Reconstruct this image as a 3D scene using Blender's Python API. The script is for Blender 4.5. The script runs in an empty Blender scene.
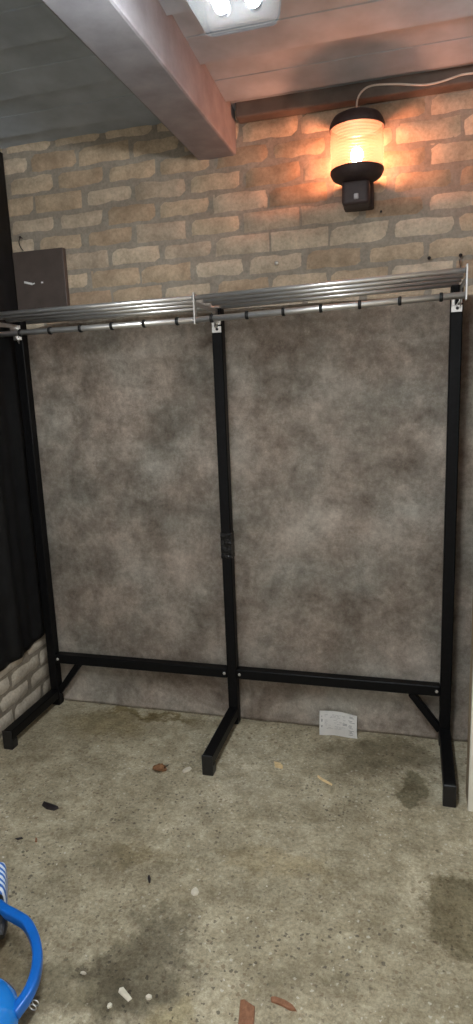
import bpy, bmesh, math, random
from mathutils import Vector, Matrix, noise
random.seed(7)
sc = bpy.context.scene
COL = sc.collection

# ------------------------------------------------------------------ materials
def newmat(name):
    m = bpy.data.materials.new(name); m.use_nodes = True
    nt = m.node_tree; nt.nodes.clear()
    out = nt.nodes.new('ShaderNodeOutputMaterial')
    return m, nt, out
def N(nt, typ, **kw):
    n = nt.nodes.new(typ)
    for k, v in kw.items():
        if k.startswith('i_'):
            n.inputs[k[2:].replace('_', ' ')].default_value = v
        else: setattr(n, k, v)
    return n
def ramp(nt, src, stops):
    r = nt.nodes.new('ShaderNodeValToRGB')
    e = r.color_ramp.elements
    while len(e) < len(stops): e.new(0.5)
    for i, (p, c) in enumerate(stops):
        e[i].position = p; e[i].color = (*c, 1) if len(c) == 3 else c
    nt.links.new(src, r.inputs[0]); return r
def mix(nt, fac, a, b, blend='MIX'):
    m = nt.nodes.new('ShaderNodeMix'); m.data_type = 'RGBA'; m.blend_type = blend
    for sock, v in ((m.inputs[0], fac), (m.inputs[6], a), (m.inputs[7], b)):
        if hasattr(v, 'is_linked'): nt.links.new(v, sock)
        elif isinstance(v, (int, float)): sock.default_value = v
        else: sock.default_value = (*v, 1)
    return m.outputs[2]
def math_(nt, op, a, b=None, c=None, clamp=False):
    m = nt.nodes.new('ShaderNodeMath'); m.operation = op; m.use_clamp = clamp
    for i, v in enumerate((a, b, c)):
        if v is None: continue
        if hasattr(v, 'is_linked'): nt.links.new(v, m.inputs[i])
        else: m.inputs[i].default_value = v
    return m.outputs[0]
def noise_(nt, vec, scale, detail=6, rough=0.55, dist=0.0):
    n = N(nt, 'ShaderNodeTexNoise'); n.inputs['Scale'].default_value = scale
    n.inputs['Detail'].default_value = detail; n.inputs['Roughness'].default_value = rough
    n.inputs['Distortion'].default_value = dist
    nt.links.new(vec, n.inputs['Vector']); return n.outputs['Fac']
def bsdf(nt, out, color=None, rough=0.5, metal=0.0, spec=0.5, bump=None, bstr=0.3, bdist=0.01):
    p = nt.nodes.new('ShaderNodeBsdfPrincipled')
    p.inputs['Metallic'].default_value = metal
    p.inputs['Specular IOR Level'].default_value = spec
    for sock, v in ((p.inputs['Base Color'], color), (p.inputs['Roughness'], rough)):
        if v is None: continue
        if hasattr(v, 'is_linked'): nt.links.new(v, sock)
        elif isinstance(v, (int, float)): sock.default_value = v
        else: sock.default_value = (*v, 1)
    if bump is not None:
        b = nt.nodes.new('ShaderNodeBump'); b.inputs['Strength'].default_value = bstr
        b.inputs['Distance'].default_value = bdist
        nt.links.new(bump, b.inputs['Height']); nt.links.new(b.outputs[0], p.inputs['Normal'])
    nt.links.new(p.outputs[0], out.inputs[0]); return p
def objvec(nt):
    return nt.nodes.new('ShaderNodeTexCoord').outputs['Object']

def simple(name, color, rough=0.5, metal=0.0, spec=0.5, var=0.25, scale=40, bstr=0.1, bdist=0.002):
    m, nt, out = newmat(name); v = objvec(nt)
    n = noise_(nt, v, scale)
    lo = tuple(c*(1-var) for c in color); hi = tuple(min(1, c*(1+var)) for c in color)
    r = ramp(nt, n, [(0.3, lo), (0.7, hi)])
    bsdf(nt, out, r.outputs[0], rough, metal, spec, n, bstr, bdist)
    return m

def mat_floor():
    m, nt, out = newmat('concrete_floor'); v = objvec(nt)
    n1 = noise_(nt, v, 1.7, 8, 0.6, 0.3)
    n2 = noise_(nt, v, 9, 8, 0.65)
    n3 = noise_(nt, v, 95, 6, 0.85)
    base = ramp(nt, n1, [(0.3, (0.305, 0.262, 0.183)), (0.5, (0.41, 0.362, 0.262)), (0.70, (0.51, 0.46, 0.352))]).outputs[0]
    var = ramp(nt, n2, [(0.3, (0.62, 0.61, 0.58)), (0.65, (1.12, 1.12, 1.12))]).outputs[0]
    c = mix(nt, 1.0, base, var, 'MULTIPLY')
    fine = ramp(nt, n3, [(0.34, (0.58, 0.57, 0.55)), (0.66, (1.32, 1.32, 1.31))]).outputs[0]
    c = mix(nt, 1.0, c, fine, 'MULTIPLY')
    bl = noise_(nt, v, 22, 6, 0.8, 0.4)
    c = mix(nt, 1.0, c, ramp(nt, bl, [(0.36, (0.80, 0.775, 0.72)), (0.5, (0.99, 0.98, 0.96)), (0.64, (1.18, 1.19, 1.20))]).outputs[0], 'MULTIPLY')
    # worn area: exposed aggregate (rougher towards the middle of the garage)
    sep = N(nt, 'ShaderNodeSeparateXYZ'); nt.links.new(v, sep.inputs[0])
    # pebbles
    for sc_, th, col, seed in ((70, 0.27, (0.60, 0.56, 0.46), 0), (75, 0.33, (0.075, 0.062, 0.05), 5), (27, 0.125, (0.06, 0.047, 0.034), 9), (55, 0.32, (0.20, 0.15, 0.095), 13), (34, 0.105, (0.70, 0.66, 0.56), 21)):
        mp = N(nt, 'ShaderNodeMapping'); mp.inputs['Location'].default_value = (seed, seed*1.7, 0); nt.links.new(v, mp.inputs[0])
        vo = N(nt, 'ShaderNodeTexVoronoi'); vo.inputs['Scale'].default_value = sc_
        wob = N(nt, 'ShaderNodeTexNoise'); wob.inputs['Scale'].default_value = 130; wob.inputs['Detail'].default_value = 3; nt.links.new(v, wob.inputs['Vector'])
        wsc = N(nt, 'ShaderNodeVectorMath', operation='MULTIPLY_ADD'); nt.links.new(wob.outputs['Color'], wsc.inputs[0]); wsc.inputs[1].default_value = (0.012,)*3; nt.links.new(mp.outputs[0], wsc.inputs[2])
        nt.links.new(wsc.outputs[0], vo.inputs['Vector'])
        d = vo.outputs['Distance']
        wn = N(nt, 'ShaderNodeSeparateColor'); nt.links.new(vo.outputs['Color'], wn.inputs[0])
        size = math_(nt, 'MULTIPLY', wn.outputs[0], th*1.9)
        mask = math_(nt, 'LESS_THAN', d, math_(nt, 'SUBTRACT', size, th*0.75))
        area = ramp(nt, noise_(nt, mp.outputs[0], 2.2, 3), [(0.38, (0.15,)*3), (0.6, (0.9,)*3)]).outputs[0]
        mask = math_(nt, 'MULTIPLY', mask, area)
        c = mix(nt, math_(nt, 'MULTIPLY', mask, 0.8), c, col)
    # damp and oily patches on the slab, plus painted shade under the blue tool
    dn = N(nt, 'ShaderNodeTexNoise'); dn.inputs['Scale'].default_value = 7; dn.inputs['Detail'].default_value = 9; dn.inputs['Roughness'].default_value = 0.68; nt.links.new(v, dn.inputs['Vector'])
    off = N(nt, 'ShaderNodeVectorMath', operation='SUBTRACT'); nt.links.new(dn.outputs['Color'], off.inputs[0]); off.inputs[1].default_value = (0.5, 0.5, 0.5)
    sc2 = N(nt, 'ShaderNodeVectorMath', operation='SCALE'); nt.links.new(off.outputs[0], sc2.inputs[0]); sc2.inputs['Scale'].default_value = 0.36
    wv = N(nt, 'ShaderNodeVectorMath', operation='ADD'); nt.links.new(v, wv.inputs[0]); nt.links.new(sc2.outputs[0], wv.inputs[1])
    stains_and_shade = [((0.075, -1.12), (0.125, 0.16), (0.44, 0.43, 0.41), 0.4), ((-0.03, -1.20), (0.15, 0.10), (0.60, 0.59, 0.56), 0.5),
              ((0.82, -0.79), (0.10, 0.13), (0.46, 0.44, 0.38), 0.25), ((0.70, -0.335), (0.06, 0.075), (0.46, 0.45, 0.40), 0.3),
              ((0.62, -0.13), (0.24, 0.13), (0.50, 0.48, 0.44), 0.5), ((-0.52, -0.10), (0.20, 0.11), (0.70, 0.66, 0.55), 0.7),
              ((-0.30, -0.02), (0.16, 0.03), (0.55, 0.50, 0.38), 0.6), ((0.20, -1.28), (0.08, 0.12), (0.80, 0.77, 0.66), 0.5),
              ((-0.08, -0.80), (0.10, 0.06), (0.72, 0.68, 0.60), 0.6), ((0.34, -0.72), (0.20, 0.05), (0.84, 0.80, 0.72), 0.6),
              ((-0.30, -1.25), (0.18, 0.16), (0.62, 0.58, 0.52), 0.5), ((-0.45,0.0),(0.18,0.03),(0.6,0.55,0.42),0.6)]  # first patch here is painted shade of the tool on the floor
    for (cx, cy), (rx, ry), col, soft in stains_and_shade:
        s1 = N(nt, 'ShaderNodeVectorMath', operation='SUBTRACT'); nt.links.new(wv.outputs[0], s1.inputs[0]); s1.inputs[1].default_value = (cx, cy, 0)
        s2 = N(nt, 'ShaderNodeVectorMath', operation='MULTIPLY'); nt.links.new(s1.outputs[0], s2.inputs[0]); s2.inputs[1].default_value = (1/rx, 1/ry, 0)
        ln = N(nt, 'ShaderNodeVectorMath', operation='LENGTH'); nt.links.new(s2.outputs[0], ln.inputs[0])
        mr = N(nt, 'ShaderNodeMapRange'); mr.interpolation_type = 'SMOOTHSTEP'
        mr.inputs[1].default_value = 1+soft*0.5; mr.inputs[2].default_value = 1-soft; mr.inputs[3].default_value = 0; mr.inputs[4].default_value = 1
        nt.links.new(ln.outputs['Value'], mr.inputs[0])
        c = mix(nt, mr.outputs[0], c, mix(nt, 1.0, c, col, 'MULTIPLY'))
    h = math_(nt, 'ADD', math_(nt, 'MULTIPLY', n2, 0.6), math_(nt, 'MULTIPLY', n3, 0.4))
    bsdf(nt, out, c, 0.85, 0, 0.3, h, 0.5, 0.006)
    return m

def mat_brick(name, cols, mort=False):
    m, nt, out = newmat(name); v = objvec(nt)
    n1 = noise_(nt, v, 14, 8, 0.65); n2 = noise_(nt, v, 90, 5, 0.7)
    if mort:
        c = ramp(nt, n1, [(0.3, cols[0]), (0.7, cols[1])]).outputs[0]
    else:
        at = N(nt, 'ShaderNodeAttribute', attribute_name='tint')
        sep = N(nt, 'ShaderNodeSeparateColor'); nt.links.new(at.outputs['Color'], sep.inputs[0])
        k = len(cols)-1
        c = ramp(nt, sep.outputs[0], [(i/k, col) for i, col in enumerate(cols)]).outputs[0]
        c = mix(nt, 1.0, c, ramp(nt, n1, [(0.28, (0.68, 0.67, 0.66)), (0.62, (1.1, 1.1, 1.1))]).outputs[0], 'MULTIPLY')
    c = mix(nt, 1.0, c, ramp(nt, n2, [(0.25, (0.72,)*3), (0.6, (1.05,)*3)]).outputs[0], 'MULTIPLY')
    h = math_(nt, 'ADD', math_(nt, 'MULTIPLY', n1, 0.6), math_(nt, 'MULTIPLY', n2, 0.4))
    bsdf(nt, out, c, 0.9, 0, 0.25, h, 0.6, 0.006)
    return m

def mat_backdrop():
    m, nt, out = newmat('mottled_muslin'); v = objvec(nt)
    a = noise_(nt, v, 3.2, 10, 0.68, 0.1); b = noise_(nt, v, 11, 10, 0.75, 0.1); d = noise_(nt, v, 48, 6, 0.75); g = noise_(nt, v, 320, 2, 0.5)
    s = math_(nt, 'ADD', math_(nt, 'MULTIPLY', a, 0.46), math_(nt, 'ADD', math_(nt, 'MULTIPLY', b, 0.34), math_(nt, 'MULTIPLY', d, 0.20)))
    c = ramp(nt, s, [(0.39, (0.23, 0.192, 0.160)), (0.47, (0.390, 0.338, 0.288)), (0.525, (0.53, 0.468, 0.405)), (0.61, (0.76, 0.70, 0.625))]).outputs[0]
    hue = noise_(nt, v, 4.1, 4, 0.5)
    c = mix(nt, 1.0, c, ramp(nt, hue, [(0.35, (1.05, 0.99, 0.95)), (0.65, (0.97, 1.0, 0.99))]).outputs[0], 'MULTIPLY')
    c = mix(nt, 1.0, c, ramp(nt, g, [(0.3, (0.86,)*3), (0.7, (1.08,)*3)]).outputs[0], 'MULTIPLY')
    bsdf(nt, out, c, 0.85, 0, 0.2, math_(nt, 'ADD', g, math_(nt, 'MULTIPLY', b, 1.5)), 0.25, 0.002)
    return m

def mat_shade():
    m, nt, out = newmat('ribbed_amber_glass'); v = objvec(nt)
    mp = N(nt, 'ShaderNodeMapping'); mp.inputs['Scale'].default_value = (6, 6, 60); nt.links.new(v, mp.inputs[0])
    n = noise_(nt, mp.outputs[0], 2.0, 4, 0.6)
    col = ramp(nt, n, [(0.3, (1.0, 0.70, 0.54)), (0.7, (1.0, 0.86, 0.76))]).outputs[0]
    tr = N(nt, 'ShaderNodeBsdfTransparent'); nt.links.new(col, tr.inputs[0])
    dim = mix(nt, 1.0, col, (0.062, 0.052, 0.043), 'MULTIPLY')
    tl = N(nt, 'ShaderNodeBsdfTranslucent'); nt.links.new(dim, tl.inputs[0])
    gl = N(nt, 'ShaderNodeBsdfGlossy'); gl.inputs['Roughness'].default_value = 0.25
    a = N(nt, 'ShaderNodeMixShader'); a.inputs[0].default_value = 0.70; nt.links.new(tr.outputs[0], a.inputs[1]); nt.links.new(tl.outputs[0], a.inputs[2])
    b = N(nt, 'ShaderNodeMixShader'); b.inputs[0].default_value = 0.06; nt.links.new(a.outputs[0], b.inputs[1]); nt.links.new(gl.outputs[0], b.inputs[2])
    nt.links.new(b.outputs[0], out.inputs[0]); return m

def mat_cover():
    m, nt, out = newmat('prismatic_cover'); v = objvec(nt)
    wv = N(nt, 'ShaderNodeTexWave'); wv.bands_direction = 'Y'; wv.inputs['Scale'].default_value = 32; nt.links.new(v, wv.inputs[0])
    col = ramp(nt, wv.outputs['Fac'], [(0.2, (0.70, 0.80, 0.88)), (0.8, (0.93, 0.97, 1.0))]).outputs[0]
    tr = N(nt, 'ShaderNodeBsdfTransparent'); nt.links.new(col, tr.inputs[0])
    tl = N(nt, 'ShaderNodeBsdfTranslucent'); nt.links.new(col, tl.inputs[0])
    df = N(nt, 'ShaderNodeBsdfDiffuse'); nt.links.new(col, df.inputs[0])
    ad = N(nt, 'ShaderNodeMixShader'); ad.inputs[0].default_value = 0.35; nt.links.new(tl.outputs[0], ad.inputs[1]); nt.links.new(df.outputs[0], ad.inputs[2])
    a = N(nt, 'ShaderNodeMixShader'); a.inputs[0].default_value = 0.015; nt.links.new(tr.outputs[0], a.inputs[1]); nt.links.new(ad.outputs[0], a.inputs[2])
    nt.links.new(a.outputs[0], out.inputs[0]); return m

def emit(name, col, s):
    m, nt, out = newmat(name)
    e = N(nt, 'ShaderNodeEmission'); e.inputs[0].default_value = (*col, 1); e.inputs[1].default_value = s
    nt.links.new(e.outputs[0], out.inputs[0]); return m

def mat_stripes():
    m, nt, out = newmat('striped_print'); v = objvec(nt)
    mp = N(nt, 'ShaderNodeMapping'); mp.inputs['Rotation'].default_value = (0, 0, 0.25); nt.links.new(v, mp.inputs[0])
    w = N(nt, 'ShaderNodeTexWave'); w.bands_direction = 'Y'; w.inputs['Scale'].default_value = 22; w.inputs['Distortion'].default_value = 1.6; w.inputs['Detail Scale'].default_value = 2
    nt.links.new(mp.outputs[0], w.inputs[0])
    c = ramp(nt, w.outputs['Fac'], [(0.42, (0.02, 0.14, 0.55)), (0.55, (0.75, 0.82, 0.95))]).outputs[0]
    bsdf(nt, out, c, 0.35); return m

M = dict(
    floor=mat_floor(),
    brick=mat_brick('yellow_brick', [(0.40, 0.285, 0.195), (0.50, 0.385, 0.27), (0.58, 0.46, 0.33), (0.63, 0.525, 0.40), (0.49, 0.395, 0.30)]),
    mortar=mat_brick('grey_mortar', [(0.29, 0.25, 0.205), (0.38, 0.335, 0.275)], True),
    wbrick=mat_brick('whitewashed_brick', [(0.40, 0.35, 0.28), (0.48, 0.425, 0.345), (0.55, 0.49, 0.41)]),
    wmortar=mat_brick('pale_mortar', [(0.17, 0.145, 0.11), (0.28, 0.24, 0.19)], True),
    backdrop=mat_backdrop(),
    black=simple('black_powder_coat', (0.004, 0.004, 0.0045), 0.45, 0, 0.14, 0.3, 60, 0.15, 0.001),
    plastic=simple('black_plastic', (0.009, 0.009, 0.01), 0.35, 0, 0.5, 0.2, 90),
    chrome=simple('chrome', (0.66, 0.65, 0.64), 0.30, 0.82, 0.5, 0.06, 30, 0.05),
    zinc=simple('bright_zinc', (0.78, 0.77, 0.75), 0.3, 0.85, 0.5, 0.06, 30, 0.05),
    rubber=simple('rubber', (0.01, 0.01, 0.01), 0.6, 0, 0.3),
    curtain=simple('black_sheeting', (0.02, 0.02, 0.021), 0.42, 0, 0.5, 0.25, 18, 0.25, 0.004),
    ceil=simple('painted_boards', (0.42, 0.475, 0.54), 0.75, 0, 0.25, 0.18, 7, 0.3, 0.004),
    shadetrim=simple('shadow_toned_timber', (0.15, 0.125, 0.11), 0.75, 0, 0.25, 0.25, 14, 0.4, 0.004),  # dark tone paints in the shadow band where wall meets ceiling
    beam=simple('painted_beam', (0.28, 0.275, 0.30), 0.7, 0, 0.3, 0.18, 12, 0.4, 0.004),
    lampblack=simple('lamp_casting', (0.045, 0.03, 0.03), 0.55, 0, 0.4, 0.25, 50),
    shade=mat_shade(), cover=mat_cover(),
    tube=emit('tube_glow', (1.0, 0.97, 0.93), 105.0),
    bulb=emit('bulb_glow', (1.0, 0.44, 0.27), 660.0),
    housing=simple('grey_housing', (0.10, 0.125, 0.15), 0.45, 0, 0.4, 0.05),
    cable=simple('white_cable', (0.68, 0.62, 0.55), 0.5, 0, 0.4, 0.08),
    board=simple('dark_board', (0.085, 0.066, 0.058), 0.5, 0, 0.4, 0.15, 20),
    white_mark=simple('white_mark_finish', (0.75, 0.75, 0.74), 0.5, 0, 0.4, 0.1),
    white=simple('white_paint', (0.74, 0.71, 0.62), 0.5, 0, 0.4, 0.05, 9, 0.1),
    brownwall=simple('brown_timber', (0.30, 0.235, 0.16), 0.85, 0, 0.25, 0.2, 12, 0.5, 0.004),
    blue=simple('blue_plastic', (0.008, 0.13, 0.52), 0.28, 0, 0.55, 0.1, 15, 0.03),
    blueshiny=simple('shiny_blue_shell', (0.01, 0.19, 0.62), 0.1, 0, 0.7, 0.05, 15, 0.0),
    stripes=mat_stripes(),
    paper=simple('paper', (0.84, 0.82, 0.79), 0.7, 0, 0.3, 0.04, 60),
    ink=simple('ink', (0.34, 0.33, 0.33), 0.8, 0, 0.2, 0.2, 200),
    leaf=simple('dry_leaf', (0.36, 0.185, 0.09), 0.7, 0, 0.3, 0.4, 90, 0.4),
    bark=simple('red_bark', (0.24, 0.115, 0.065), 0.8, 0, 0.2, 0.25, 120, 0.5),
    tan=simple('tan_flake', (0.66, 0.50, 0.27), 0.8, 0, 0.2, 0.2, 80),
    chip=simple('white_chip', (0.58, 0.53, 0.43), 0.7, 0, 0.3, 0.12, 80),
    dark=simple('dark_fragment', (0.018, 0.014, 0.016), 0.5, 0, 0.4, 0.3, 80),
    sensor=simple('sensor_lens', (0.42, 0.40, 0.42), 0.3, 0, 0.5, 0.05),
)

# ------------------------------------------------------------------ helpers
def link(name, me, mat, parent=None, smooth=False):
    o = bpy.data.objects.new(name, me); COL.objects.link(o)
    mats = mat if isinstance(mat, (list, tuple)) else [mat]
    for k in mats: me.materials.append(k)
    if smooth:
        for p in me.polygons: p.use_smooth = True
    if parent: o.parent = parent
    return o
def obj(name, bm, mat, parent=None, smooth=False):
    bmesh.ops.recalc_face_normals(bm, faces=bm.faces)
    me = bpy.data.meshes.new(name); bm.to_mesh(me); bm.free()
    return link(name, me, mat, parent, smooth)
def tag(o, label, cat=None, group=None):
    o['label'] = label
    if cat: o['category'] = cat
    if group: o['group'] = group
    return o
def thing(name, label, cat, loc=(0, 0, 0), group=None):
    o = bpy.data.objects.new(name, None); COL.objects.link(o); o.location = loc
    o.empty_display_size = 0.05
    return tag(o, label, cat, group)
def struct(o):
    o['kind'] = 'structure'; return o
def box(bm, lo, hi, bev=0.0, rot=None, seg=1):
    lo, hi = Vector(lo), Vector(hi)
    r = bmesh.ops.create_cube(bm, size=1)
    vs = r['verts']; c = (lo+hi)/2; s = hi-lo
    for v in vs: v.co = Vector((v.co.x*s.x, v.co.y*s.y, v.co.z*s.z))
    if bev:
        es = list({e for v in vs for e in v.link_edges})
        rb = bmesh.ops.bevel(bm, geom=es, offset=bev, segments=seg, affect='EDGES', profile=0.5)
        vs = list({v for f in rb['faces'] for v in f.verts} | {v for v in vs if v.is_valid})
    if rot:
        for v in vs: v.co = rot @ v.co
    for v in vs: v.co += c
    return vs
def bar(bm, a, b, w, h, bev=0.002):
    """square-section bar from a to b"""
    a, b = Vector(a), Vector(b); d = b-a; L = d.length
    q = d.to_track_quat('Z', 'Y').to_matrix()
    vs = box(bm, (-w/2, -h/2, -L/2), (w/2, h/2, L/2), bev)
    for v in vs: v.co = q @ v.co + (a+b)/2
    return vs
def tube(bm, pts, r, seg=12, flat=None, cap=True):
    """tube along points; flat=(width,height) makes a rounded band"""
    pts = [Vector(p) for p in pts]; rings = []
    up = Vector((0, 0, 1))
    for i, p in enumerate(pts):
        t = (pts[min(i+1, len(pts)-1)]-pts[max(i-1, 0)]).normalized()
        ref = up if abs(t.dot(up)) < 0.95 else Vector((0, 1, 0))
        s = t.cross(ref).normalized(); n = s.cross(t).normalized()
        rr = r[i] if isinstance(r, (list, tuple)) else r
        ring = []
        for k in range(seg):
            a = 2*math.pi*k/seg; ca, sa = math.cos(a), math.sin(a)
            if flat:
                ca = math.copysign(abs(ca)**0.45, ca)*flat[0]/2; sa = math.copysign(abs(sa)**0.45, sa)*flat[1]/2
                ring.append(bm.verts.new(p+s*ca+n*sa))
            else: ring.append(bm.verts.new(p+s*ca*rr+n*sa*rr))
        rings.append(ring)
    for i in range(len(rings)-1):
        for k in range(seg):
            bm.faces.new((rings[i][k], rings[i][(k+1) % seg], rings[i+1][(k+1) % seg], rings[i+1][k]))
    if cap:
        bm.faces.new(rings[0]); bm.faces.new(rings[-1][::-1])
def lathe(bm, prof, cx=0, cy=0, seg=40, sx=1, sy=1):
    rings = []
    for r, z in prof:
        rings.append([bm.verts.new((cx+sx*r*math.cos(2*math.pi*k/seg), cy+sy*r*math.sin(2*math.pi*k/seg), z)) for k in range(seg)])
    for i in range(len(rings)-1):
        for k in range(seg):
            bm.faces.new((rings[i][k], rings[i][(k+1) % seg], rings[i+1][(k+1) % seg], rings[i+1][k]))
    return rings
def smooth_pts(pts, n=6):
    pts = [Vector(p) for p in pts]; out = []
    for i in range(len(pts)-1):
        p0 = pts[max(i-1, 0)]; p1 = pts[i]; p2 = pts[i+1]; p3 = pts[min(i+2, len(pts)-1)]
        for k in range(n):
            t = k/n
            out.append(0.5*((2*p1)+(-p0+p2)*t+(2*p0-5*p1+4*p2-p3)*t*t+(-p0+3*p1-3*p2+p3)*t**3))
    out.append(pts[-1]); return out

# ------------------------------------------------------------------ room
XL, YW, ZC = -0.89, 0.12, 2.29
bm = bmesh.new(); box(bm, (-1.1, -4.5, -0.08), (2.6, 0.4, 0.0))
struct(obj('floor', bm, M['floor']))

def brick_wall(name, u0, u1, z0, z1, to3d, mats, pitch, course, mort, phase_u, phase_z, jit, back):
    verts, faces, tints, fm = [], [], [], []
    def quadgrid(uc0, uc1, zc0, zc1, t, seed):
        nx, nz = 8, 4; base = len(verts)
        skew = random.uniform(-jit, jit)*0.6
        dep = random.uniform(-0.0025, 0.003)
        for j in range(nz+1):
            for i in range(nx+1):
                a, b = i/nx, j/nz
                u = uc0+(uc1-uc0)*a; z = zc0+(zc1-zc0)*b
                ed = (min(a, 1-a)*(uc1-uc0), min(b, 1-b)*(zc1-zc0)); e = min(ed)
                nv = noise.noise_vector(Vector((u*18, z*18, seed)))
                edge = 1.0 if e < 1e-6 else 0.4
                u += nv.x*jit*edge; z += nv.y*jit*edge + skew*(a-0.5)*2
                d = -0.007 if e < 1e-6 else (0.001 if e < 0.018 else 0.003)
                d += nv.z*0.003+dep
                verts.append(to3d(u, z, d)); tints.append(t)
        for j in range(nz):
            for i in range(nx):
                k = base+j*(nx+1)+i
                faces.append((k, k+1, k+nx+2, k+nx+1)); fm.append(0)
    row = math.floor((z0-phase_z)/course); z = phase_z+row*course
    while z < z1:
        off = phase_u + (pitch/2 if row % 2 else 0) + random.uniform(-0.012, 0.012)
        k = math.floor((u0-off)/pitch); u = off+k*pitch
        while u < u1:
            uc0, uc1 = max(u0, u+mort/2+random.uniform(-.003, .003)), min(u1, u+pitch-mort/2+random.uniform(-.003, .003))
            zc0, zc1 = max(z0, z+mort/2), min(z1, z+course-mort/2)
            if uc1-uc0 > 0.03 and zc1-zc0 > 0.02:
                quadgrid(uc0, uc1, zc0, zc1, random.random(), row*37+k)
            u += pitch
        z += course; row += 1
    # mortar bed: a fine uneven slab
    nx, nz = int((u1-u0)/0.03), int((z1-z0)/0.03); base = len(verts)
    for j in range(nz+1):
        for i in range(nx+1):
            u = u0+(u1-u0)*i/nx; zz = z0+(z1-z0)*j/nz
            verts.append(to3d(u, zz, -0.005+0.003*noise.noise(Vector((u*25, zz*25, 3))))); tints.append(0.5)
    for j in range(nz):
        for i in range(nx):
            k = base+j*(nx+1)+i; faces.append((k, k+1, k+nx+2, k+nx+1)); fm.append(1)
    # solid body behind
    b2 = len(verts)
    for (u, zz, d) in ((u0, z0, -.02), (u1, z0, -.02), (u1, z1, -.02), (u0, z1, -.02), (u0, z0, -back), (u1, z0, -back), (u1, z1, -back), (u0, z1, -back)):
        verts.append(to3d(u, zz, d)); tints.append(0.5)
    for f in ((0, 1, 2, 3), (4, 7, 6, 5), (0, 4, 5, 1), (1, 5, 6, 2), (2, 6, 7, 3), (3, 7, 4, 0)):
        faces.append(tuple(b2+i for i in f)); fm.append(1)
    me = bpy.data.meshes.new(name); me.from_pydata([tuple(v) for v in verts], [], faces)
    ca = me.color_attributes.new('tint', 'FLOAT_COLOR', 'POINT')
    for i, t in enumerate(tints): ca.data[i].color = (t, t, t, 1)
    o = link(name, me, mats)
    for p, k in zip(me.polygons, fm): p.material_index = k; p.use_smooth = (k == 0)
    return struct(o)

brick_wall('wall_back', XL-0.15, 1.7, 0.0, ZC+0.1, lambda u, z, d: (u, YW-d, z),
           [M['brick'], M['mortar']], 0.213, 0.0745, 0.0105, 0.075, 1.743, 0.0026, 0.14)
brick_wall('wall_left', -2.0, YW, 0.0, ZC+0.1, lambda u, z, d: (XL+d, u, z),
           [M['wbrick'], M['wmortar']], 0.213, 0.0745, 0.010, 0.02, 0.01, 0.0028, 0.12)

# ceiling: lapped boards running along the back wall
bm = bmesh.new()
y = YW+0.02
bw = 0.135
k = 0
while y > -4.4:
    z0 = ZC + (0.0 if k % 2 else 0.012)
    y1 = y-bw
    # each board slopes slightly so that its front edge laps under the next
    vs = box(bm, (-1.05, y1+0.002, z0), (2.5, y-0.002, z0+0.03), 0.003)
    for v in vs:
        v.co.z += (v.co.y-(y+y1)/2)/bw*-0.014
    y = y1; k += 1
box(bm, (-1.05, -4.4, ZC+0.05), (2.5, YW+0.1, ZC+0.09))
struct(obj('ceiling', bm, M['ceil']))
# wall plate: narrow timber in the corner, its dark colour painting the shadow there
bm = bmesh.new(); box(bm, (0.075, YW-0.055, ZC-0.035), (1.6, YW+0.004, ZC+0.02), 0.006, seg=2)
struct(obj('trim_1', bm, M['shadetrim']))
# beam
bm = bmesh.new()
box(bm, (-0.085, -3.0, 2.155), (0.06, YW+0.01, ZC+0.03), 0.008, seg=2)
tag(obj('ceiling_beam', bm, M['beam']), 'thick painted wooden beam running under the ceiling into the back brick wall', 'beam')

# wall closing the garage on the right, hidden behind the white board
bm = bmesh.new(); box(bm, (1.36, -1.6, 0.0), (1.5, YW-0.005, ZC+0.03), 0.004)
struct(obj('wall_right', bm, M['brownwall']))
wb = thing('white_board', 'tall white painted board with brown timber edge standing beside the right rack foot', 'board', (1.1, -0.36, 0.0))
bm = bmesh.new(); box(bm, (-0.2315, -0.018, 0.0), (0.23, 0.0, 2.12), 0.002)
obj('front_panel', bm, M['white'], wb)
bm = bmesh.new(); box(bm, (-0.231, 0.0005, 0.0), (-0.17, 0.085, 2.12), 0.003)
tag(obj('timber_edge', bm, M['brownwall'], wb), 'bare brown timber edge')

# ------------------------------------------------------------------ black curtain on the left wall
bm = bmesh.new()
ny, nz = 130, 90; grid = []
def cur_bottom(yy):
    t = (0.10-yy)
    if t < 0.14: return 0.345-0.055*(t/0.14)**0.6
    return 0.29-0.012*math.sin((t-0.14)*5)-0.01*min(1, t)
for i in range(ny+1):
    yy = 0.098-2.3*i/ny; colv = []
    for j in range(nz+1):
        t = j/nz; z = cur_bottom(yy)+(2.27-cur_bottom(yy))*t
        w = 0.007*math.sin(yy*34+0.6*math.sin(z*1.7))+0.005*math.sin(yy*71+z*0.8)
        w += 0.004*noise.noise(Vector((yy*6, z*2.5, 0)))*1.5
        w *= (0.55+0.45*(1-t))
        colv.append(bm.verts.new((XL+0.016+w*min(1, 0.25+(0.098-yy)*5), yy, z)))
    grid.append(colv)
for i in range(ny):
    for j in range(nz): bm.faces.new((grid[i][j], grid[i+1][j], grid[i+1][j+1], grid[i][j+1]))
bmesh.ops.solidify(bm, geom=list(bm.faces), thickness=0.002)
o = obj('black_curtain', bm, M['curtain'], smooth=True)
tag(o, 'black sheet curtain hanging down the left wall, stopping above the pale bricks', 'curtain')

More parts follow.
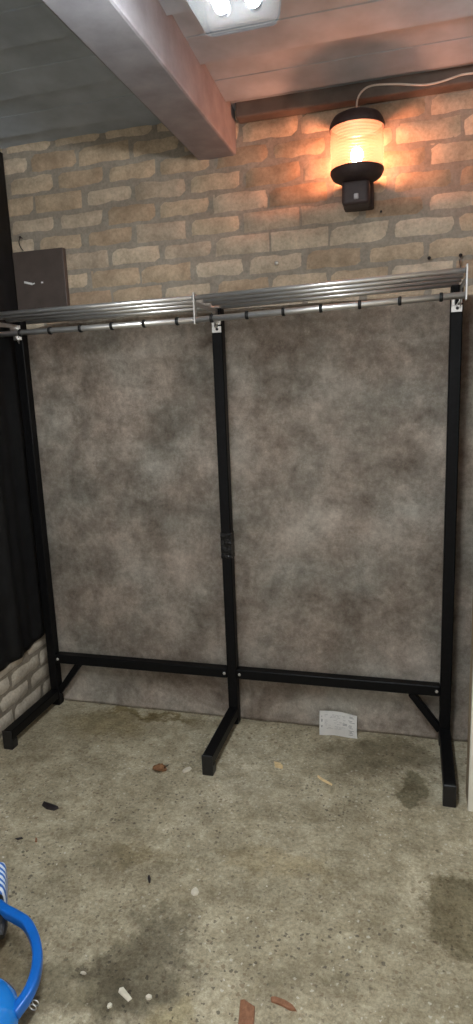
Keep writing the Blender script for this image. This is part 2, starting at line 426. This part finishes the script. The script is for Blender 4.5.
# ------------------------------------------------------------------ backdrop cloth
bm = bmesh.new(); nx, nz = 150, 150; grid = []
def top_z(x):
    pts = [(-0.87, 1.592), (-0.80, 1.606), (-0.70, 1.622), (-0.6, 1.630), (0.8, 1.625), (1.0, 1.60)]
    for (a, za), (b, zb) in zip(pts, pts[1:]):
        if x <= b: 
            t = max(0, (x-a)/(b-a)); return za+(zb-za)*t
    return pts[-1][1]
def bd_y(x, z):
    y = 0.052+0.028*(z/1.6)
    k = max(0, 1-z/0.11)
    y -= 0.024*k**1.6                                            # the hem kicks out on the floor
    y += 0.005*noise.noise(Vector((x*2.1, z*1.1, 1.0)))
    up = max(0, (z-0.9)/0.7)
    y += 0.004*up*math.sin(x*9+0.8*z)
    for (x0, z0, dx, dz, w, amp) in ((-0.83, 1.56, 0.75, -0.66, 0.05, 0.014), (-0.80, 1.58, 0.40, -0.92, 0.04, 0.005), (0.80, 1.56, -0.8, -0.6, 0.05, 0.012), (0.80, 1.56, -0.45, -0.9, 0.04, 0.005), (0.02, 1.57, 0.9, -0.42, 0.04, 0.005), (0.0, 1.57, -0.85, -0.5, 0.04, 0.005)):
        s = (x-x0)*dx+(z-z0)*dz; q = (x-x0)*-dz+(z-z0)*dx
        if s > 0: y += min(1, s/0.12)*amp*math.exp(-(q/(w*(0.5+s)))**2)*math.exp(-s/0.45)
    q = (x-0.52)*0.75+(z-1.22)*-0.66; s = (x-0.52)*0.66+(z-1.22)*0.75
    y += 0.004*math.exp(-(q/0.010)**2-(s/0.05)**2)                 # short crease
    y += 0.003*noise.noise(Vector((x*7, z*5, 4)))
    return max(0.030 if z > 0.12 else 0.0, min(y, 0.098))
for i in range(nx+1):
    x = -0.842+1.842*i/nx; col = []
    for j in range(nz+1):
        t = j/nz; z = 0.003+(top_z(x)-0.003)*t
        col.append(bm.verts.new((x, bd_y(x, z), z)))
    grid.append(col)
for i in range(nx):
    for j in range(nz): bm.faces.new((grid[i][j], grid[i+1][j], grid[i+1][j+1], grid[i][j+1]))
bmesh.ops.solidify(bm, geom=list(bm.faces), thickness=0.0015)
o = obj('backdrop_cloth', bm, M['backdrop'], smooth=True)
tag(o, 'mottled grey-brown photo backdrop hanging behind the black rack down to the floor', 'backdrop')

# ------------------------------------------------------------------ garment rack
S, FL, P = 0.813, 0.366, 0.039
YR, ZR, ZT = -0.264, 1.580, 1.650
rack = thing('clothes_rack', 'long black steel clothes rack with chrome shelf rails standing before the backdrop', 'clothes rack')
dip = {-S: 0.0, 0.0: -0.018, S: 0.0}
rdip = {-S: -0.022, 0.0: -0.018, S: 0.0}
for xp in (-S, 0.0, S):
    top = 1.640+dip[xp]
    bm = bmesh.new(); box(bm, (xp-P/2, -P/2, 0.001), (xp+P/2, P/2, top), 0.003)
    post = obj('post', bm, M['black'], rack)
    # slots punched in the post front near the top
    # foot: tube raised off the floor, its front end on a plug
    bm = bmesh.new(); box(bm, (xp-P/2, -FL+0.004, 0.037), (xp+P/2, -P/2-0.0005, 0.076), 0.003)
    foot = obj('foot', bm, M['black'], rack)
    bm = bmesh.new(); box(bm, (xp-P/2-0.0008, -FL-0.004, 0.0), (xp+P/2+0.0008, -FL+0.003, 0.077), 0.002)
    box(bm, (xp-P/2-0.0006, -FL+0.0032, 0.0), (xp+P/2+0.0006, -FL+0.034, 0.0365), 0.001)
    tag(obj('end_plug', bm, M['plastic'], foot), 'black plastic plug closing the foot')
    # weld collar where foot meets post
    # chrome clip under the hanging rail
    zc = 1.556+dip[xp]
    bm = bmesh.new(); yf = -P/2-0.0005; hw = 0.0175
    box(bm, (xp-hw, yf-0.003, zc), (xp+hw, yf, zc+0.022), 0.001)
    box(bm, (xp-hw, yf-0.006, zc+0.020), (xp-hw+0.012, yf, zc+0.060), 0.002)
    box(bm, (xp+hw-0.012, yf-0.006, zc+0.026), (xp+hw, yf, zc+0.056), 0.002)
    # slanted tongue between the two ears
    bar(bm, (xp-0.004, yf-0.006, zc+0.016), (xp+hw-0.004, yf-0.010, zc+0.042), 0.008, 0.003, 0.001)
    clip = tag(obj('rail_clip', bm, M['zinc'], rack), 'bright metal slotted clip')
    bm = bmesh.new()
    q = bmesh.ops.create_cone(bm, cap_ends=True, segments=14, radius1=0.0055, radius2=0.0045, depth=0.004)
    for v in q['verts']: v.co = Vector((xp+0.002+v.co.x, yf-0.0045-v.co.z, zc+0.012+v.co.y))
    obj('bolt', bm, M['plastic'], clip)
    # chrome carrying arm: flat arm forward from the post, front upright, small gusset
    xa = xp+(0.004 if xp < S else 0.010); zt = ZT+rdip[xp]; zr = ZR+rdip[xp]
    bm = bmesh.new()
    box(bm, (xa-0.0025, YR-0.012, zr-0.014), (xa+0.0025, YR+0.012, zt+0.014), 0.001)
    box(bm, (xa-0.002, YR+0.012, zt-0.030), (xa+0.002, 0.034, zt-0.014), 0.001)
    v = [bm.verts.new(p) for p in ((xa-0.002, -0.02, zt-0.030), (xa-0.002, -0.075, zt-0.030), (xa-0.002, -0.02, zt-0.085), (xa+0.002, -0.02, zt-0.030), (xa+0.002, -0.075, zt-0.030), (xa+0.002, -0.02, zt-0.085))]
    for f in ((0, 1, 2), (5, 4, 3), (0, 3, 4, 1), (1, 4, 5, 2), (2, 5, 3, 0)): bm.faces.new([v[i] for i in f])
    obj('shelf_bracket', bm, M['chrome'], rack)
# scuffed glossy tape wrapped round the middle post
posts = [c for c in rack.children if c.name.startswith('post')]
bm = bmesh.new()
zs = [0.70+0.1*i/14 for i in range(15)]; rings = []
for j, z in enumerate(zs):
    ring = []
    for k in range(32):
        a = 2*math.pi*k/32; ca, sa = math.cos(a), math.sin(a)
        h = P/2+0.0012
        s = h/max(abs(ca), abs(sa)); 
        r = s+0.0014*abs(noise.noise(Vector((ca*3, sa*3, z*70))))+(0.0008 if j % 4 < 2 else 0)
        ring.append(bm.verts.new((ca*r, sa*r, z+0.004*noise.noise(Vector((ca*2, sa*2, j))))))
    rings.append(ring)
for a, b in zip(rings, rings[1:]):
    for k in range(32): bm.faces.new((a[k], a[(k+1) % 32], b[(k+1) % 32], b[k]))
m_tape = simple('shiny_tape', (0.004, 0.004, 0.0045), 0.1, 0, 0.35, 0.2, 60, 0.9, 0.008)
tag(obj('tape', bm, m_tape, posts[1]), 'shiny crumpled black tape')
# crossbars with bolts, diagonal braces
ZB = 0.221
for x0, x1, sgn in ((-S, 0.0, -1), (0.0, S, 1)):
    bm = bmesh.new(); box(bm, (x0+P/2+0.0005, -P/2, ZB-0.02), (x1-P/2-0.0005, P/2, ZB+0.02), 0.003)
    cb = obj('crossbar', bm, M['black'], rack)
    for xb in (x0+P/2+0.012, x1-P/2-0.012):
        bm = bmesh.new(); lathe(bm, [(0.0001, 0.0035), (0.0045, 0.003), (0.006, 0.0012), (0.0062, 0)], seg=14)
        for v in bm.verts: v.co = Vector((xb+v.co.x, -P/2-v.co.z, ZB+v.co.y))
        tag(obj('bolt', bm, M['zinc'], cb), 'small bright bolt head')
    xe = x0 if sgn < 0 else x1
    bm = bmesh.new()
    bar(bm, (xe-sgn*0.016, 0, 0.060), (xe-sgn*0.122, 0, ZB-0.022), 0.026, 0.026)
    obj('diagonal_brace', bm, M['black'], rack)
# shelf tubes (four per bay) and the ringed hanging rail
for x0, x1 in ((-S, 0.0), (0.0, S)):
    d0, d1 = rdip[x0], rdip[x1]
    xa0, xa1 = x0+(0.0065 if x0 > -S else 0.0), x1+(0.0015 if x1 < S else 0.0075)
    for i, yy in enumerate((YR, -0.172, -0.082, 0.024)):
        bm = bmesh.new(); tube(bm, [(xa0, yy, ZT+d0-0.002), (xa1, yy, ZT+d1-0.002)], 0.008, 16)
        obj('shelf_tube', bm, M['chrome'], rack, True)
    bm = bmesh.new(); tube(bm, [(xa0, YR, ZR+d0), (xa1, YR, ZR+d1)], 0.0095, 16)
    rail = obj('hanging_rail', bm, M['chrome'], rack, True)
    for k in range(7):
        xr = x1-0.058-0.1161*k
        t = (xr-x0)/(x1-x0); zz = ZR+d0+(d1-d0)*t
        bm = bmesh.new()
        prof = [(0.0096, -0.005), (0.0125, -0.0045), (0.0135, 0), (0.0125, 0.0045), (0.0096, 0.005)]
        lathe(bm, prof, seg=20)
        for v in bm.verts: v.co = Vector((xr+v.co.z, YR+v.co.x, zz+v.co.y))
        tag(obj('spacer_ring', bm, M['rubber'], rail, True), 'black rubber ring')

# ------------------------------------------------------------------ wall lamp
LX, LY = 0.492, 0.022
lamp = thing('wall_lamp', 'lit orange wall lamp with ribbed amber shade and dark cap on the brick wall', 'lamp', (LX, LY, 1.9))
def lobj(name, bm, mat, smooth=True, label=None):
    for v in bm.verts: v.co.z -= 1.9
    o = obj(name, bm, mat, lamp, smooth)
    if label: o['label'] = label
    return o
RS = 0.083; ZS0, ZS1 = 2.028, 2.158
bm = bmesh.new(); prof = []
for i in range(61):
    t = i/60; prof.append((RS-0.0016+0.0022*math.sin(t*math.pi*14)**2+0.003*math.sin(t*math.pi), ZS0+(ZS1-ZS0)*t))
lathe(bm, prof, seg=64); lobj('lamp_shade', bm, M['shade'], label='ribbed amber glass shade glowing orange')
bm = bmesh.new(); lathe(bm, [(0.0005, ZS1+0.040), (0.055, ZS1+0.037), (0.075, ZS1+0.028), (0.084, ZS1+0.014), (0.0885, ZS1+0.002), (0.0885, ZS1-0.009), (0.0872, ZS1-0.009), (0.0868, ZS1+0.0005), (0.0005, ZS1+0.001)], seg=64)
lobj('lamp_cap', bm, M['lampblack'])
bm = bmesh.new(); lathe(bm, [(0.0005, ZS0+0.001), (0.078, ZS0+0.002), (0.087, ZS0), (0.087, ZS0-0.008), (0.080, ZS0-0.022), (0.074, ZS0-0.027), (0.050, ZS0-0.034), (0.0005, ZS0-0.036)], seg=64)
lobj('lamp_base', bm, M['lampblack'])
bm = bmesh.new(); box(bm, (-0.049, -0.016, 1.922), (0.041, 0.060, ZS0-0.028), 0.012, seg=3)
box(bm, (-0.05, 0.055, 1.925), (0.05, YW-LY+0.006, ZS0-0.02), 0.006, seg=2)
lobj('mounting_bracket', bm, M['lampblack'], False)
bm = bmesh.new(); box(bm, (-0.009, -0.021, 1.936), (0.007, -0.0155, 1.954), 0.003, seg=2)
lobj('sensor', bm, M['sensor'], False, 'small pale square sensor')
bm = bmesh.new(); lathe(bm, [(0.0005, 2.096), (0.010, 2.094), (0.017, 2.086), (0.020, 2.075), (0.018, 2.063), (0.012, 2.052), (0.010, 2.044)], seg=24)
lobj('bulb', bm, M['bulb'], label='small glowing bulb')
bm = bmesh.new(); lathe(bm, [(0.0105, 2.046), (0.014, 2.044), (0.014, 2.03), (0.013, 2.029)], seg=24)
lobj('socket', bm, M['plastic'])

# cable from lamp cap along the top of the wall
pts = smooth_pts([(0.487, 0.045, ZS1+0.036), (0.487, 0.075, 2.225), (0.494, 0.10, 2.258), (0.512, 0.104, 2.278), (0.545, 0.104, 2.286), (0.62, 0.104, 2.278), (0.70, 0.104, 2.264), (0.76, 0.104, 2.267), (0.81, 0.104, 2.276), (0.855, 0.104, 2.275), (0.95, 0.104, 2.272)], 8)
pts = [p for p in pts if p.x < 0.872]
# trim sits above; keep the cable in front of it
pts = [Vector((p.x, p.y if i < 10 else 0.058, p.z)) for i, p in enumerate(pts)]
bm = bmesh.new(); tube(bm, smooth_pts(pts[::4], 4), 0.0032, 10)
tag(obj('lamp_cable', bm, M['cable'], smooth=True), 'thin white electric cable rising from the wall lamp and running right below the ceiling', 'cable')

# ------------------------------------------------------------------ ceiling light fitting
FX0, FX1, FY0, FY1, FZ = 0.266, 0.428, -2.15, -0.895, 2.030
fit = thing('ceiling_light', 'bright twin-tube strip light with clear ribbed cover hung below the ceiling', 'light fitting', ((FX0+FX1)/2, (FY0+FY1)/2, ZC))
def fobj(name, bm, mat, smooth=False, label=None):
    for v in bm.verts: v.co -= fit.location
    o = obj(name, bm, mat, fit, smooth)
    if label: o['label'] = label
    return o
bm = bmesh.new(); box(bm, (FX0+0.004, FY0+0.004, FZ+0.065), (FX1-0.004, FY1-0.004, FZ+0.115), 0.012, seg=3)
fobj('housing', bm, M['housing'])
for yr in (FY1-0.22, FY0+0.22):  # added rods: fitting hung low so its light passes under the beam
    bm = bmesh.new(); tube(bm, [((FX0+FX1)/2, yr, FZ+0.112), ((FX0+FX1)/2, yr, ZC-0.004)], 0.006, 12)
    tube(bm, [((FX0+FX1)/2, yr, ZC-0.012), ((FX0+FX1)/2, yr, ZC-0.002)], 0.025, 20)
    fobj('added_rod', bm, M['zinc'])
bm = bmesh.new()
def rrect(z, ins, r):
    out = []
    for cx, cy, a0 in ((FX1-ins-r, FY1-ins-r, 0), (FX0+ins+r, FY1-ins-r, 90), (FX0+ins+r, FY0+ins+r, 180), (FX1-ins-r, FY0+ins+r, 270)):
        for k in range(6):
            a = math.radians(a0+18*k); out.append(bm.verts.new((cx+r*math.cos(a), cy+r*math.sin(a), z)))
    return out
L = [rrect(FZ+0.066, 0.0, 0.018), rrect(FZ+0.02, 0.004, 0.018), rrect(FZ+0.005, 0.010, 0.016), rrect(FZ, 0.020, 0.014)]
for a, b in zip(L, L[1:]):
    n = len(a)
    for k in range(n): bm.faces.new((a[k], a[(k+1) % n], b[(k+1) % n], b[k]))
bm.faces.new(L[-1])
fobj('diffuser', bm, M['cover'], label='clear ribbed plastic cover')
for tx in (FX0+0.052, FX1-0.048):
    bm = bmesh.new(); tube(bm, [(tx, FY0+0.05, FZ+0.032), (tx, FY1-0.055, FZ+0.032)], 0.0135, 16)
    t = fobj('fluorescent_tube', bm, M['tube'], True, 'glowing white tube')
    for e in (FY0+0.036, FY1-0.055):
        bm = bmesh.new()
        tube(bm, [(tx, e, FZ+0.032), (tx, e+0.014, FZ+0.032)], 0.0142, 16)
        box(bm, (tx-0.012, e+0.002, FZ+0.044), (tx+0.012, e+0.012, FZ+0.068), 0.002)
        for v in bm.verts: v.co -= fit.location
        obj('tube_holder', bm, M['housing'], t)

# ------------------------------------------------------------------ dark board on the back wall, nails
bt = thing('wall_board', 'flat dark brown board fixed to the brick wall at upper left, with white marks', 'board', (-0.765, 0.108, 1.64))
def bobj(name, bm, mat, label=None):
    for v in bm.verts: v.co -= bt.location
    o = obj(name, bm, mat, bt)
    if label: o['label'] = label
    return o
bm = bmesh.new(); box(bm, (-0.874, 0.094, 1.640), (-0.648, 0.118, 1.905), 0.003, seg=2); bobj('panel', bm, M['board'])
bm = bmesh.new(); yb = 0.0932  # small white strips on the face of the board
bar(bm, (-0.832, yb, 1.789), (-0.795, yb, 1.779), 0.0015, 0.008, 0.0003); bar(bm, (-0.792, yb, 1.778), (-0.786, yb, 1.783), 0.0015, 0.004, 0.0003)
box(bm, (-0.756, yb-0.0007, 1.779), (-0.747, yb+0.0007, 1.785), 0.0003); bobj('white_mark', bm, M['white_mark'], 'small white marks')

def nail(x, z, label, mat, r=0.006, hook=False):
    bm = bmesh.new(); lathe(bm, [(0.0004, 0.016), (r*0.7, 0.0155), (r, 0.0125), (r, 0.012), (0.0018, 0.0115), (0.0018, -0.01)], seg=14)
    for v in bm.verts: v.co = Vector((x+v.co.x, YW-v.co.z, z+v.co.y))
    if hook: tube(bm, smooth_pts([(x, YW-0.013, z), (x-0.002, YW-0.02, z-0.02), (x+0.001, YW-0.016, z-0.04), (x+0.006, YW-0.008, z-0.05)], 4), 0.0018, 8)
    tag(obj('wall_nail', bm, mat, smooth=True), label, 'nail')
nail(0.198, 1.778, 'bright round-headed nail in the brick wall above the middle of the rack', M['zinc'], 0.0075)
nail(0.727, 1.750, 'dark nail in the brick wall left of the hooked nail, under the lamp', M['dark'])
nail(0.828, 1.750, 'dark hooked nail in the brick wall above the right end of the rack', M['dark'], 0.006, True)
nail(0.566, 1.914, 'small dark nail in the brick beside the base of the wall lamp', M['dark'], 0.004)
nail(-0.84, 1.962, 'dark nail in the brick wall above the brown board', M['dark'], 0.005, True)

# ------------------------------------------------------------------ paper leaning on the backdrop
pp = thing('printed_paper', 'creased white printed paper leaning upright against the foot of the backdrop', 'paper', (0.42, -0.020, 0.001))
W2, H2 = 0.0725, 0.084
def pap(u, v, lift=0.0):
    """u -1..1, v 0..1 on the sheet"""
    z = H2*v*0.97; y = 0.016*v+0.016*v*v-0.004*math.sin(v*3.1)-0.006*(1-v)**2*abs(math.sin(u*2+0.4)) - 0.004*u*u
    x = W2*u + 0.004*(v-0.5)*-1
    z += -0.004*u*v + 0.003*math.cos(u*2.6)*v
    return Vector((x, y-lift, max(0.0, z)+0.0005))
def sheet(u0, u1, v0, v1, nu, nv, lift, bm):
    g = [[bm.verts.new(pap(u0+(u1-u0)*i/nu, v0+(v1-v0)*j/nv, lift)) for j in range(nv+1)] for i in range(nu+1)]
    for i in range(nu):
        for j in range(nv): bm.faces.new((g[i][j], g[i+1][j], g[i+1][j+1], g[i][j+1]))
bm = bmesh.new(); sheet(-1, 1, 0, 1, 20, 14, 0, bm); bmesh.ops.solidify(bm, geom=list(bm.faces), thickness=0.0006)
obj('sheet', bm, M['paper'], pp, True)
bm = bmesh.new(); rnd = random.Random(3)
def line(u0, u1, v, th=0.018): sheet(u0, u1, v, v+th, 4, 1, 0.0007, bm)
for v in (0.36, 0.40, 0.58, 0.62, 0.66, 0.78): line(-0.90, -0.90+rnd.uniform(.05, .1), v, 0.03)
for i in range(12):
    v = 0.30+0.05*i
    u = -0.72
    while u < 0.35:
        l = rnd.uniform(0.06, 0.2)
        if rnd.random() < 0.5: line(u, min(u+l, 0.4), v, 0.010)
        u += l+0.05
for v in (0.12, 0.2, 0.26, 0.31, 0.42, 0.48, 0.53, 0.66, 0.72, 0.84, 0.88): line(0.52+rnd.uniform(0, .1), 0.74+rnd.uniform(-.05, .18), v, 0.022)
for v in (0.5, 0.55): line(0.25, 0.48, v, 0.03)
tag(obj('print', bm, M['ink'], pp), 'tiny grey print')

# ------------------------------------------------------------------ debris on the floor
def prism(name, pts, h, mat, label, cat, z=0.0006, tilt=0.0, rough=0.0):
    cx = sum(p[0] for p in pts)/len(pts); cy = sum(p[1] for p in pts)/len(pts)
    bm = bmesh.new(); rr = random.Random(len(pts)*7+int(cx*1000))
    bot = [bm.verts.new((p[0]-cx, p[1]-cy, 0)) for p in pts]
    top = [bm.verts.new(((p[0]-cx)*0.9, (p[1]-cy)*0.9, h*(1+rr.uniform(-rough, rough))+tilt*(p[0]-cx))) for p in pts]
    n = len(pts)
    for k in range(n): bm.faces.new((bot[k], bot[(k+1) % n], top[(k+1) % n], top[k]))
    c = bm.verts.new((0, 0, h*1.15))
    for k in range(n): bm.faces.new((top[k], top[(k+1) % n], c))
    bm.faces.new(bot[::-1])
    o = obj(name, bm, mat); o.location = (cx, cy, z)
    return tag(o, label, cat)
def blob(cx, cy, rx, ry, n=9, seed=1, rot=0.0):
    rr = random.Random(seed); out = []
    for k in range(n):
        a = 2*math.pi*k/n; f = rr.uniform(0.75, 1.15)
        x, y = rx*f*math.cos(a), ry*f*math.sin(a)
        out.append((cx+x*math.cos(rot)-y*math.sin(rot), cy+x*math.sin(rot)+y*math.cos(rot)))
    return out
# leaf: curled blade with stalk
leaf = thing('dry_leaf', 'curled brown dry leaf on the concrete left of the middle rack foot', 'leaf', (-0.18, -0.375, 0.0))
bm = bmesh.new(); g = []
for i in range(13):
    t = i/12; w = 0.021*math.sin(math.pi*min(1, t*0.93+0.05))**0.7*(1+0.18*math.sin(t*25)); row = []
    for j in range(7):
        s = j/3-1; x = -0.028+0.054*t; y = s*w
        z = 0.002+0.007*(s*s)+0.005*math.sin(t*3.1)*abs(s)+0.002*noise.noise(Vector((x*90, y*90, 0)))
        row.append(bm.verts.new((x, y, max(0.0008, z))))
    g.append(row)
for i in range(12):
    for j in range(6): bm.faces.new((g[i][j], g[i+1][j], g[i+1][j+1], g[i][j+1]))
bmesh.ops.solidify(bm, geom=list(bm.faces), thickness=0.0006)
obj('blade', bm, M['leaf'], leaf, True)
bm = bmesh.new(); tube(bm, smooth_pts([(0.014, 0.008, 0.006), (0.020, 0.022, 0.008), (0.021, 0.034, 0.004)], 4), 0.0013, 8)
obj('stalk', bm, M['dark'], leaf, True)
prism('stone_chip', [(-0.097, -0.366), (-0.090, -0.374), (-0.073, -0.358), (-0.068, -0.344), (-0.076, -0.338), (-0.092, -0.350)], 0.006, M['chip'], 'small white chip just left of the middle rack foot', 'chip', rough=.2)
prism('wood_flake', [(0.212, -0.238), (0.238, -0.246), (0.249, -0.258), (0.252, -0.278), (0.222, -0.272)], 0.003, M['tan'], 'squarish tan flake on the floor right of the middle rack foot', 'flake', rough=.3)
prism('wood_splinter', [(0.378, -0.290), (0.384, -0.294), (0.436, -0.332), (0.433, -0.337), (0.400, -0.318), (0.380, -0.300)], 0.004, M['tan'], 'thin pale splinter on the floor in front of the printed paper', 'splinter', rough=.3)
prism('plastic_fragment', [(-0.498, -0.626), (-0.452, -0.634), (-0.430, -0.644), (-0.440, -0.658), (-0.470, -0.656), (-0.496, -0.642)], 0.007, M['dark'], 'black flat fragment on the floor in front of the left rack foot', 'fragment', rough=.3)
prism('dark_splinter', [(-0.488, -0.803), (-0.470, -0.793), (-0.464, -0.797), (-0.478, -0.806)], 0.003, M['dark'], 'tiny dark splinter on the floor, left one of two below the black fragment', 'splinter', rough=.3)
prism('dark_splinter', [(-0.428, -0.785), (-0.421, -0.787), (-0.412, -0.802), (-0.419, -0.803)], 0.003, M['bark'], 'tiny dark splinter on the floor, right one of two below the black fragment', 'splinter', rough=.3)
prism('paper_scrap', blob(0.126, -0.879, 0.014, 0.013, 8, 4), 0.005, M['chip'], 'small white scrap lying alone on the floor in the lower middle', 'scrap', rough=.4)
prism('plaster_piece', [(0.047, -1.187), (0.055, -1.183), (0.087, -1.204), (0.081, -1.213), (0.049, -1.197)], 0.003, M['chip'], 'white oblong plaster piece on the dark stain in the foreground', 'fragment', rough=.2)
prism('plaster_crumb', blob(0.123, -1.193, 0.007, 0.006, 7, 2), 0.005, M['chip'], 'pale crumb just right of the oblong white plaster piece', 'crumb', rough=.4)
prism('plaster_crumb', blob(-0.053, -1.172, 0.009, 0.004, 7, 3), 0.004, M['chip'], 'pale crumb on the floor between the blue handle and the white plaster piece', 'crumb', rough=.4)
prism('plaster_crumb', blob(0.045, -1.232, 0.006, 0.006, 7, 5), 0.004, M['chip'], 'pale crumb just below the oblong white plaster piece', 'crumb', rough=.4)
prism('dark_twig', blob(-0.015, -0.865, 0.005, 0.016, 7, 6, 0.5), 0.003, M['dark'], 'tiny dark twig on the floor left of the lone white scrap', 'twig', rough=.3)
# two bark pieces
def bark(pts, label, curl):
    o = prism('bark_piece', pts, 0.005, M['bark'], label, 'bark', rough=.25)
bark([(0.326, -1.150), (0.334, -1.147), (0.362, -1.158), (0.366, -1.175), (0.374, -1.225), (0.352, -1.245), (0.342, -1.238)], 'reddish-brown blunt bark piece at the bottom edge of the floor', 0)
bark([(0.391, -1.130), (0.400, -1.128), (0.425, -1.130), (0.446, -1.138), (0.455, -1.148), (0.440, -1.150), (0.420, -1.144), (0.395, -1.140)], 'slim curved reddish bark piece right of the blunt one', 0)

# ------------------------------------------------------------------ blue tool at the lower left
tl = thing('garden_tool', 'blue plastic tool with a looped handle lying on the floor at lower left', 'tool', (-0.26, -1.25, 0.0))
def tobj(name, bm, mat, smooth=True, label=None):
    for v in bm.verts: v.co -= tl.location
    o = obj(name, bm, mat, tl, smooth)
    if label: o['label'] = label
    return o
hp = smooth_pts([(-0.318, -1.112, 0.078), (-0.290, -1.125, 0.080), (-0.252, -1.136, 0.082), (-0.212, -1.150, 0.083), (-0.172, -1.180, 0.083), (-0.142, -1.213, 0.082), (-0.122, -1.246, 0.081), (-0.110, -1.280, 0.078), (-0.108, -1.312, 0.073), (-0.116, -1.345, 0.066)], 6)
bm = bmesh.new(); tube(bm, hp, 0, 24, flat=(0.023, 0.028)); tobj('handle', bm, M['blue'], label='looped bright blue handle')
bm = bmesh.new()
lathe(bm, [(0.0005, 0.115), (0.03, 0.112), (0.062, 0.098), (0.078, 0.075), (0.080, 0.05), (0.074, 0.02), (0.064, 0.001), (0.0005, 0.0005)], seg=40, sx=1.25, sy=1.0)
for v in bm.verts: v.co += Vector((-0.205, -1.362, 0))
tobj('body', bm, M['blueshiny'], label='shiny rounded blue body')
bm = bmesh.new(); box(bm, (-0.43, -1.15, 0.0), (-0.315, -1.085, 0.095), 0.014, seg=3)
tube(bm, smooth_pts([(-0.322, -1.118, 0.062), (-0.29, -1.145, 0.058), (-0.275, -1.17, 0.05)], 4), [0.022, 0.021, 0.02, 0.018, 0.016, 0.015, 0.013, 0.011, 0.010], 14)
tobj('mount', bm, M['plastic'], False, 'black mount at the top of the handle')
bm = bmesh.new()
rz = Matrix.Rotation(math.radians(-56), 3, 'Z')
for v in box(bm, (-0.0625, -0.04, 0.0), (0.0625, 0.04, 0.075), 0.016, seg=3): v.co = rz @ v.co + Vector((-0.403, -1.032, 0.0))
tobj('sleeve', bm, M['stripes'], False, 'blue and white striped sleeve')
bm = bmesh.new(); box(bm, (-0.42, -1.42, 0.004), (-0.30, -1.10, 0.05), 0.014, seg=3)
tobj('motor_block', bm, M['plastic'], False, 'black block joining mount and body')
bm = bmesh.new()
for dy in (-0.006, 0.004):
    pts = [(-0.096+0.008*math.cos(a), -1.303+dy, 0.048+0.007*math.sin(a)) for a in [2*math.pi*k/18 for k in range(18)]]
    tube(bm, pts+[pts[0]], 0.0013, 8, cap=False)
tube(bm, [(-0.104, -1.309, 0.052), (-0.125, -1.325, 0.056)], 0.003, 8)
tobj('ring', bm, M['zinc'], label='small bright wire ring')

# ------------------------------------------------------------------ light and camera
w = bpy.data.worlds.new('World'); sc.world = w; w.use_nodes = True
bg = w.node_tree.nodes['Background']; bg.inputs[0].default_value = (1.0, 0.96, 0.90, 1); bg.inputs[1].default_value = 0.75

cam = bpy.data.cameras.new('Camera'); co = bpy.data.objects.new('Camera', cam); COL.objects.link(co)
r = Vector((0.96440776, 0.26153243, -0.03896738)); u = Vector((-0.01505941, 0.20145629, 0.97938173)); f = Vector((-0.26399031, 0.94393652, -0.19822453))
co.matrix_world = Matrix(((r.x, u.x, -f.x, 0.6782), (r.y, u.y, -f.y, -2.2784), (r.z, u.z, -f.z, 1.3572), (0, 0, 0, 1)))
cam.sensor_fit = 'VERTICAL'; cam.sensor_height = 36.0; cam.lens = 36.0*635/1024; cam.clip_start = 0.02
sc.camera = co

vs = sc.view_settings
vs.view_transform = 'Standard'; vs.look = 'None'; vs.gamma = 1.0; vs.use_curve_mapping = False; vs.exposure = 0.68
sc.cycles.use_denoising = True
sc.cycles.max_bounces = 8; sc.cycles.transparent_max_bounces = 12
sc.cycles.sample_clamp_indirect = 8.0
sc.cycles.caustics_reflective = False; sc.cycles.caustics_refractive = False
